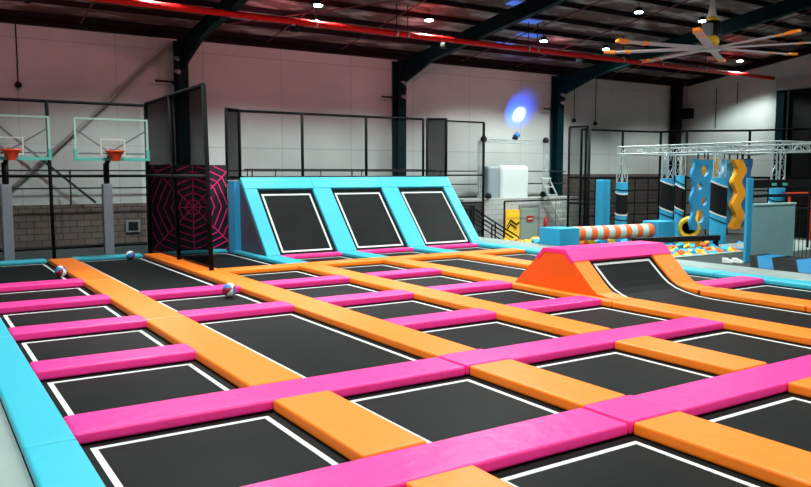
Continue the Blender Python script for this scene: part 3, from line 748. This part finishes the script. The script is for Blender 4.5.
# barrel
r = thing('foam_barrel', 'yellow hollow foam barrel lying on the far pit edge beside the roller box', 'barrel', (22.9,17.4,-.45))
cxb, cyb, czb = 22.45, 16.75, .33
d_ = Vector((-.80,-.60,0)); c0 = Vector((cxb,cyb,czb))
def ringtube(c0, c1, ro, ri, n=24):
    m = MB(); d = (c1-c0).normalized(); a = d.cross(Vector((0,0,1))).normalized(); b = d.cross(a); R = []
    for (c, rr) in ((c0,ro*.92),(c0+d*.04,ro),(c1-d*.05,ro),(c1,ro*.9),(c1-d*.02,ri),(c0+d*.06,ri)):
        R.append([m.bm.verts.new(c+(a*math.cos(t)+b*math.sin(t))*rr) for t in [2*PI*i/n for i in range(n)]])
    for p, q in zip(R, R[1:]+R[:1]):
        for i in range(n): m.bm.faces.new([p[i],p[(i+1)%n],q[(i+1)%n],q[i]])
    return m
ringtube(c0-d_*.45, c0+d_*.40, .36, .23).build('shell', M['yellow'], r, False)
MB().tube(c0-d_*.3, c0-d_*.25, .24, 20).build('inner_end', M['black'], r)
B(cxb-.3,cxb+.3,cyb-.28,cyb+.28,-.45,-.0).build('cradle', M['yellow'], r)
o = MB().lathe((21.9,17.6,.1),[(.28,0),(.30,.05),(.30,.42),(.26,.5)],'y',18); o.box(21.7,22.1,17.65,18.05,-.45,-.1)
tag(o.build('foam_roll', M['yellow'], None, True), 'yellow foam roll half hidden behind the right box of the striped roller', 'foam roll')

# truss frame
r = thing('box_truss', 'large aluminium box truss frame over the obstacle course', 'truss', (22.6,15.9,-.45))
TX, TX2 = 21.6, 24.3; TZ = 3.0
for (X,Y,zz) in ((TX,19.02,1.86),(TX,17.05,2.01),(TX,15.05,2.06),(TX,13.1,1.76),(TX2,18.6,2.11),(TX2,16.9,-.45),(TX2+.3,13.1,-.45)):
    truss(MB(), (X,Y,zz),(X,Y,TZ-.1)).build('post', M['alu'], r)
for (p,q) in (((TX,19.15,TZ),(TX,12.95,TZ)), ((TX2,19.15,TZ),(TX2,12.95,TZ)), ((TX,19.02,TZ),(TX2,19.02,TZ)), ((TX,16.1,TZ),(25.6,16.1,TZ)), ((TX,13.1,TZ),(27.6,13.1,TZ)), ((TX2,17.0,TZ),(26.8,17.0,TZ))):
    truss(MB(), p, q).build('beam', M['alu'], r)
# post pads
def postpad(X, Y, z0, z1, w, label, a, b, face=-130, sk=.09):
    r = thing('post_pad', label, 'pad', (X,Y,z0), 'pads wrapped around the truss posts')
    fa = math.radians(face)
    def sleeve(za, zb, mat, nm, rad, skew=True):
        m = MB(); n = 24; rings = []
        for (rr, z) in ((rad, za), (rad, zb)):
            rings.append([m.bm.verts.new((X+rr*math.cos(t), Y+rr*math.sin(t), z-(sk*math.cos(t-fa) if skew else 0))) for t in [2*PI*i/n for i in range(n)]])
        for i in range(n): m.bm.faces.new([rings[0][i],rings[0][(i+1)%n],rings[1][(i+1)%n],rings[1][i]])
        m.bm.faces.new(rings[0][::-1]); m.bm.faces.new(rings[1])
        return m.build(nm, M[mat], r)
    sleeve(z0, z1, 'foamblue', 'sleeve', w/2, False)
    sleeve(a, b, 'black', 'dark_band', w/2+.006)
    for z in (a, b): sleeve(z-.02, z+.03, 'white', 'white_stripe', w/2+.011)
    sleeve(a-.20, a-.165, 'black', 'thin_stripe', w/2+.011)
    if z1-b > .25: sleeve(b+.12, b+.155, 'black', 'thin_stripe', w/2+.011)
    return r
postpad(TX,19.02,-.45,1.85,.42,'cyan and black pad on the leftmost truss post, behind the striped roller',.72,1.48,-115,.05)
postpad(TX,17.05,-.45,2.0,.44,'cyan and black pad on the truss post above the right roller box',.95,1.86,-60,.09)
postpad(TX2,18.6,-.45,2.1,.34,'cyan and black pad on the rear truss post just right of the second one',.85,1.70,-60,.09)
postpad(TX,15.05,-.3,2.05,.50,'cyan and black pad on the truss post in front of the wavy boards',.88,1.84,-60,.10)
postpad(TX,13.1,-.45,1.75,.44,'cyan pad with white chevron on the truss post above the pale banner',.4,1.28,-118,.07)
r = thing('crash_pad', 'plain tall cyan pad standing left of the leftmost truss post', 'pad', (21.45,19.8,-.45))
B(21.25,21.65,19.6,19.95,-.45,1.95).bevel(.03).build('pad_body', M['foamblue'], r)
# wavy boards hanging in the frame
def board(x0, x1, y, z0, z1, mat, label, wav=0.0, ph=0.0, holes=(), th=.10, n=48):
    r = thing('wavy_board', label, 'climbing board', ((x0+x1)/2,y,z0), 'wavy boards hanging from the truss')
    bm = bmesh.new()
    zs = [z0+(z1-z0)*i/n for i in range(n+1)]
    L = [x0+wav*math.sin(ph+z*PI/.40) for z in zs]; R_ = [x1+wav*math.sin(ph+z*PI/.40) for z in zs]
    bnd = [(L[i],zs[i]) for i in range(n+1)]+[(R_[i],zs[i]) for i in range(n,-1,-1)]
    loops = [bnd]+[[(hx+hr*math.cos(a),hz+hr*math.sin(a)) for a in [2*PI*k/20 for k in range(20)]] for hx,hz,hr in holes]
    edges = []
    for lp in loops:
        v = [bm.verts.new((a,y,b)) for a,b in lp]
        edges += [bm.edges.new((v[i],v[(i+1)%len(v)])) for i in range(len(v))]
    res = bmesh.ops.triangle_fill(bm, edges=edges, use_beauty=True, use_dissolve=False)
    for hx,hz,hr in holes:
        bad = [f for f in bm.faces if (f.calc_center_median().x-hx)**2+(f.calc_center_median().z-hz)**2 < (hr*.97)**2]
        bmesh.ops.delete(bm, geom=bad, context='FACES_ONLY')
    ex = bmesh.ops.extrude_face_region(bm, geom=list(bm.faces))
    bmesh.ops.translate(bm, verts=[v for v in ex['geom'] if isinstance(v, bmesh.types.BMVert)], vec=(0,th,0))
    m = MB(); m.bm.free(); m.bm = bm
    m.build('board', M[mat], r)
    for k in (.25,.75): B(x0+(x1-x0)*k-.02,x0+(x1-x0)*k+.02,y+.03,y+.06,z1-.03,2.9).build('hanging_strap', M['black'], r)
    return r
board(21.98, 23.05, 16.3,.28,2.66,'midblue','blue board with round holes, leftmost of the hanging boards',.07,.5,[(22.60,2.27,.20),(22.36,1.75,.13),(22.62,1.24,.15),(22.40,.74,.24)])
board(23.25, 24.55, 17.0,.3,2.70,'amber','amber board half hidden behind the black and cyan truss post pad',.05,1.5)
board(23.56, 24.12, 16.3,.30,2.66,'midblue','narrow wavy blue board just right of the post pad',.08,.9)
board(23.95, 24.45, 16.05,.25,2.66,'amber','wavy amber board between two blue boards',.13,2.4,[],.16)
board(24.62, 25.25, 16.3,.30,2.70,'deepblue','dark blue board, rightmost of the hanging boards',.05,.2)
# tall cyan pillar, pale banner and striped wedge at the right
tag(B(17.12,17.33,11.12,11.2,0.0,2.07).bevel(.02).build('padded_pillar', M['foamblue'], None), 'tall narrow cyan padded pillar at the left edge of the pale banner', 'pillar')
r = thing('banner_panel', 'tall pale teal vinyl banner panel standing behind the striped wedge', 'panel', (18.2,11.1,0))
B(17.40,19.2,11.13,11.2,0.0,1.40).build('banner', M['vinylgrey'], r)
B(17.40,19.2,11.10,11.22,1.40,1.44).build('top_edge', M['cream'], r)
t = MB().tube((17.5,11.3,0),(17.5,11.3,1.4),.03,6).tube((19.15,11.3,0),(19.15,11.3,1.4),.03,6); t.build('back_posts', M['black'], r)
r = thing('striped_wedge', 'long low black wedge mat with blue slanted stripes along the walkway', 'mat', (16.8,9,0))
def wedge(y0, y1, mat, nm, skew=.28):
    t = MB(); P = [(16.46,y0,0.004),(16.46,y1,0.004),(17.25,y1,0.004),(17.25,y0,0.004),(16.62,y0+skew,.25),(16.62,y1+skew,.25),(17.25,y1+skew,.26),(17.25,y0+skew,.26)]
    t.quadbox(P); t.build(nm, M[mat], r)
ys_ = [5.0, 5.6, 6.3, 6.8, 7.6, 8.1, 8.95, 9.4, 9.98, 10.35, 10.55]
for i in range(10): wedge(ys_[i], ys_[i+1], 'wedgeblue' if i%2 == 0 else 'black', 'blue_stripe' if i%2 == 0 else 'black_section', .16)
for i,(x,y) in enumerate(((16.75,11.35),(16.92,11.20))):
    r = thing('shoe', 'small white shoe on the dark carpet by the pit, %s of the pair' % ('left' if i == 0 else 'right'), 'shoe', (x,y,0.0), 'pair of white shoes by the pit')
    m = MB(); m.prism([(x-.045,y-.14,.0),(x-.045,y+.14,.0),(x-.045,y+.14,.12),(x-.045,y+.04,.12),(x-.045,y-.06,.07),(x-.045,y-.14,.05)],(.09,0,0)); m.bevel(.01); m.build('upper', M['ballwhite'], r)
# orange-red barriers
for (x0,x1,y,lab) in ((24.5,27.3,14.6,'orange red barrier rail behind the cyan pillar'),(25.2,30.2,11.9,'orange red barrier rail with posts at the right edge of the photo')):
    r = thing('barrier_rail', lab, 'railing', ((x0+x1)/2,y,-.45), 'orange red barrier rails')
    MB().tube((x0,y,1.5),(x1,y,1.5),.05,8).build('rail', M['redrail'], r)
    k = x0+.3
    while k < x1: MB().tube((k,y,-.45),(k,y,1.5),.045,8).build('post', M['redrail'], r); k += 1.3
t = picket('railing', 'black picket railing at the right edge beyond the pale banner', (19.3,11.6),(24.5,10.2), -.45, 1.25, 40)
r = thing('screen_wall', 'black screen boards with two mint lamps above the pale banner', 'screen', (20.8,12.55,-.45))
B(19.5,22.6,12.5,12.58,1.78,2.01).build('upper_board', M['black'], r)
B(19.5,22.6,12.5,12.58,1.52,1.60).build('lower_board', M['black'], r)
for x in (19.6,22.5): MB().tube((x,12.62,-.45),(x,12.62,1.95),.04,6).build('post', M['black'], r)
for x in (20.42,20.95): B(x-.09,x+.09,12.46,12.5,1.84,1.92).build('mint_lamp', M['mint'], r)

# ------------------------------------------------------------------ roof fittings
r = thing('sprinkler_pipe', 'long red sprinkler main pipe hanging under the rafters', 'pipe', (15,20,6.4))
MB().tube((-6,20,6.44),(32.3,20,6.37),.085,12).build('pipe', M['pipe'], r, True)
for X in (2.0, 9.9, 12.6, 13.0, 17.9, 18.3, 22.6, 23.6, 24.8, 27.5):
    t = MB().lathe((0,20,6.42),[(.092,X-.03),(.105,X-.02),(.105,X+.02),(.092,X+.03)],'x',14)
    c_ = t.build('pipe_clamp', M['chrome'], r)
    B(X-.01,X+.01,19.99,20.01,6.5,roofz(20)-.02).build('hanger', M['steel'], c_)
LAMPS = [(10.02,20.12,7.0),(13.89,20.15,7.0),(19.55,21.02,7.0),(22.8,21.04,7.0),(30.0,20.13,7.0),(20.0,17.1,7.4),(23.0,16.9,7.4),(5.2,20.1,7.0),
         (4.5,13.5,7.9),(11,13.5,7.9),(17,12.5,8.0),(24,12,8.1),(1,6.5,8.7),(7,6.5,8.7),(13,6.5,8.7),(20,6.5,8.7),(27,7.5,8.6),(-3,0,9.4),(4,-3.5,9.8),(11,-3.5,9.8),(-5,7,8.6)]  # unseen lamps behind the viewer are added to light the pad fronts
def add_spot(loc, direc, energy, col, ang, blend, size=.15):
    l = bpy.data.lights.new('spot', 'SPOT'); l.energy = energy; l.color = col; l.spot_size = ang; l.spot_blend = blend; l.shadow_soft_size = size
    o = bpy.data.objects.new('spot', l); C.objects.link(o); o.location = loc
    o.rotation_euler = Vector(direc).to_track_quat('-Z','Y').to_euler(); return o
desc = ['above the left incline','above the middle incline','right of the middle rafter','left of the fan, nearest it','beyond the fan near the corner','upper right, left of the fan rod','touching the fan rod','above the net screen']
for i,(x,y,z) in enumerate(LAMPS):
    lab = 'round white high bay lamp under the roof, '+(desc[i] if i < 8 else 'outside the photo, '+['over the far left court','over the mid court','above the fan','right of the fan','over the near left court','over the near mid court','over the near right court','over the right walkway','far right near the doorway','added fill, behind viewer, left','added fill straight behind viewer','added fill, behind viewer, right','over the left walkway'][i-8])
    r = thing('ceiling_lamp', lab, 'lamp', (x,y,z-.06), 'high bay lamps under the roof')
    MB().lathe((x,y,z-.03),[(.16,0),(.17,.02),(.11,.08),(.08,.14)],'z',16).build('housing', M['black'], r, True)
    MB().lathe((x,y,z-.06),[(.125,0),(.135,.03)],'z',16).build('lens', M['lamp'], r)
    t = MB().tube((x,y,z+.15),(x,y,roofz(y)),.012,6); t.build('suspension_rod', M['black'], r)
    e = 1480 if i < 8 else 2850
    e = {10:1500,11:1500,12:1300,13:1300,14:1300,15:1200,16:1200,17:2300,18:2900,19:2600,20:1800}.get(i, e)
    add_spot((x,y,z-.10),(0,0,-1), e, (.90,1.0,.97), math.radians(132), .35, .2)

# wash lamps added under the red pipe to tint the upper wall pink
for X, dx in ((2.5,0),(9.3,0),(14.5,.0),(20.5,0)):
    r = thing('added_wash_light', 'added black wash lamp under the red pipe, %s' % {2.5:'left of the hoops',9.3:'over the left incline',14.5:'over the right incline',20.5:'over the white tank'}[X], 'lamp', (X,20.0,6.1), 'added wash lamps under the red pipe')
    MB().tube((X,19.95,6.2),(X,20.25,6.26),.09,10,.11).box(X-.02,X+.02,19.98,20.02,6.2,6.36).build('lamp_body', M['black'], r)
    add_spot((X,20.32,6.27),(0,1,-.02), 170, (1.0,.30,.36), math.radians(130), .9, .1)
# small pars on the columns
for X, nm in ((7.36,'left'),(15.80,'middle'),(23.96,'right')):
    for k in range(4):
        z = (6.0-k*.2) if X < 10 else (5.85-k*.26 if X < 20 else 5.75-k*.17)
        t = MB().tube((X-.20,24.40,z),(X-.15,24.22,z-.06),.06,10,.075)
        tag(t.build('spotlight_can', M['brace'] if k%2 else M['black'], None, True), 'small spotlight can on the %s teal column, %s' % (nm, ['topmost','second from the top','third from the top','lowest'][k]), 'lamp', 'spotlight cans on the %s column' % nm)
# wall hangings: thin cables with small heads
for (X, z, lab) in ((2.75,4.75,'thin dark cable with a round end hanging on the wall at far left'),(25.0,4.55,'thin cable hanging on the wall, right of the right teal column'),(26.35,4.45,'thin cable with a camera head hanging between column and corner')):
    r = thing('hanging_cable', lab, 'cable', (X,24.85,z))
    MB().tube((X,24.85,z),(X,24.85,6.5),.018,5).build('cable', M['black'], r)
    MB().lathe((X,24.85,z-.1),[(.05,0),(.1,.05),(.1,.12),(.04,.18)],'z',10).build('end_box', M['black'], r)
tag(B(32.0,32.44,24.15,24.6,4.85,5.35).build('loudspeaker', M['black'], None), 'black loudspeaker on the right wall beside the corner column', 'speaker')

for X, z, nm in ((6.95,5.08,'left'),(15.25,5.03,'middle'),(23.4,4.95,'right')):
    tag(MB().tube((X-.35,24.70,z),(X+.35,24.70,z),.035,6).box(X+.25,X+.33,24.66,24.98,z-.03,z+.03).build('wall_bracket', M['black'], None), 'short dark horizontal bracket arm beside the %s teal column' % nm, 'bracket', 'bracket arms beside the columns')
for (y, z0, z1, nm) in ((22.9,4.35,6.2,'longer'),(21.8,5.4,6.4,'shorter')):
    tag(MB().tube((32.40,y,z0),(32.40,y,z1),.02,5).build('hanging_cable', M['darkbrace'], None), '%s thin cable hanging down the right wall' % nm, 'cable', 'cables on the right wall')
r = thing('socket_box', 'small grey socket box on the brown block wall beside the net screen', 'socket', (5.85,24.85,.36))
MB().box(5.62,6.05,24.86,24.93,.34,.72).build('box', M['greyplastic'], r); B(5.69,5.98,24.84,24.86,.40,.66).build('cover', M['black'], r)
# blue spot on the wall
src = Vector((20.50,23.42,3.76))
add_spot(src, Vector((21.80,25.0,4.74))-src, 1900, (.0,.085,1.0), math.radians(37), 1.0, .02)
add_spot(src, Vector((21.88,25.0,4.66))-src, 1200, (.7,.85,1.0), math.radians(16), .7, .02)

# ------------------------------------------------------------------ big ceiling fan
FX, FY, FZ = 16.30, 11.72, 5.16
r = thing('ceiling_fan', 'huge ceiling fan with eight pale blades and orange tips', 'fan', (FX,FY,FZ))
MB().lathe((FX,FY,FZ-.06),[(.10,0),(.24,.03),(.24,.09),(.10,.12)],'z',18).build('hub', M['chrome'], r)
MB().lathe((FX,FY,FZ+.06),[(.14,0),(.19,.10),(.17,.20),(.11,.26)],'z',16).build('gearbox', M['yellow'], r, True)
MB().lathe((FX+.04,FY,FZ+.30),[(.10,0),(.20,.03),(.20,.34),(.12,.38)],'z',16).build('motor', M['black'], r, True)
B(FX-.24,FX-.10,FY-.12,FY+.10,FZ+.30,FZ+.58).build('drive_box', M['greyplastic'], r)
MB().lathe((FX,FY,FZ+.66),[(.14,0),(.15,.05),(.09,.09)],'z',14).build('collar', M['yellow'], r, True)
MB().lathe((FX,FY,FZ+.74),[(.11,0),(.06,.30),(.05,.7),(.055,roofz(FY)-FZ-.8)],'z',14).build('down_rod', M['alu'], r, True)
for i in range(8):
    a = math.radians((167,129,78,29,-10,-53,-97,-151)[i]); RB = (2.66,2.5,2.5,2.62,2.8,2.66,2.35,2.6)[i]; d = Vector((math.cos(a),math.sin(a),0)); n = Vector((-d.y,d.x,0))
    def bl_(r0, r1, w0, w1, z0, z1, th=.018):
        m = MB(); c0 = Vector((FX,FY,FZ+z0))+d*r0; c1 = Vector((FX,FY,FZ+z1))+d*r1; up = Vector((0,0,th)); tl = Vector((0,0,.008))
        m.quadbox([c0-n*w0-up-tl, c0+n*w0-up+tl, c1+n*w1-up+tl, c1-n*w1-up-tl, c0-n*w0+up-tl, c0+n*w0+up+tl, c1+n*w1+up+tl, c1-n*w1+up-tl]); return m
    b = bl_(.2, RB-.26, .095, .08, .02, .03).build('blade', M['fanblade'], r)
    m = bl_(RB-.28, RB, .10, .07, .03, .05, .03); m.build('blade_tip', M['fanorange'], b)
    bl_(1.85, 1.97, .09, .09, .02, .03, .024).build('blade_band', M['fanorange'], b)

# ------------------------------------------------------------------ added ambient fill through the unbuilt front side, camera
w = bpy.data.worlds.new('World'); bpy.context.scene.world = w; w.use_nodes = True
bg = w.node_tree.nodes['Background']; bg.inputs['Color'].default_value = (.90,.97,1.0,1); bg.inputs['Strength'].default_value = 0.15

cam = bpy.data.cameras.new('Camera'); co = bpy.data.objects.new('Camera', cam); C.objects.link(co)
co.location = (0,0,2.2); co.rotation_euler = (math.radians(90-5.28), 0, math.radians(-32.86))
cam.sensor_width = 36; cam.lens = 763.8/811*36; cam.clip_start = .05; cam.clip_end = 200
sc = bpy.context.scene; sc.camera = co
sc.view_settings.view_transform = 'Standard'; sc.view_settings.look = 'None'; sc.view_settings.exposure = 0.0; sc.view_settings.gamma = 1
sc.view_settings.use_curve_mapping = False
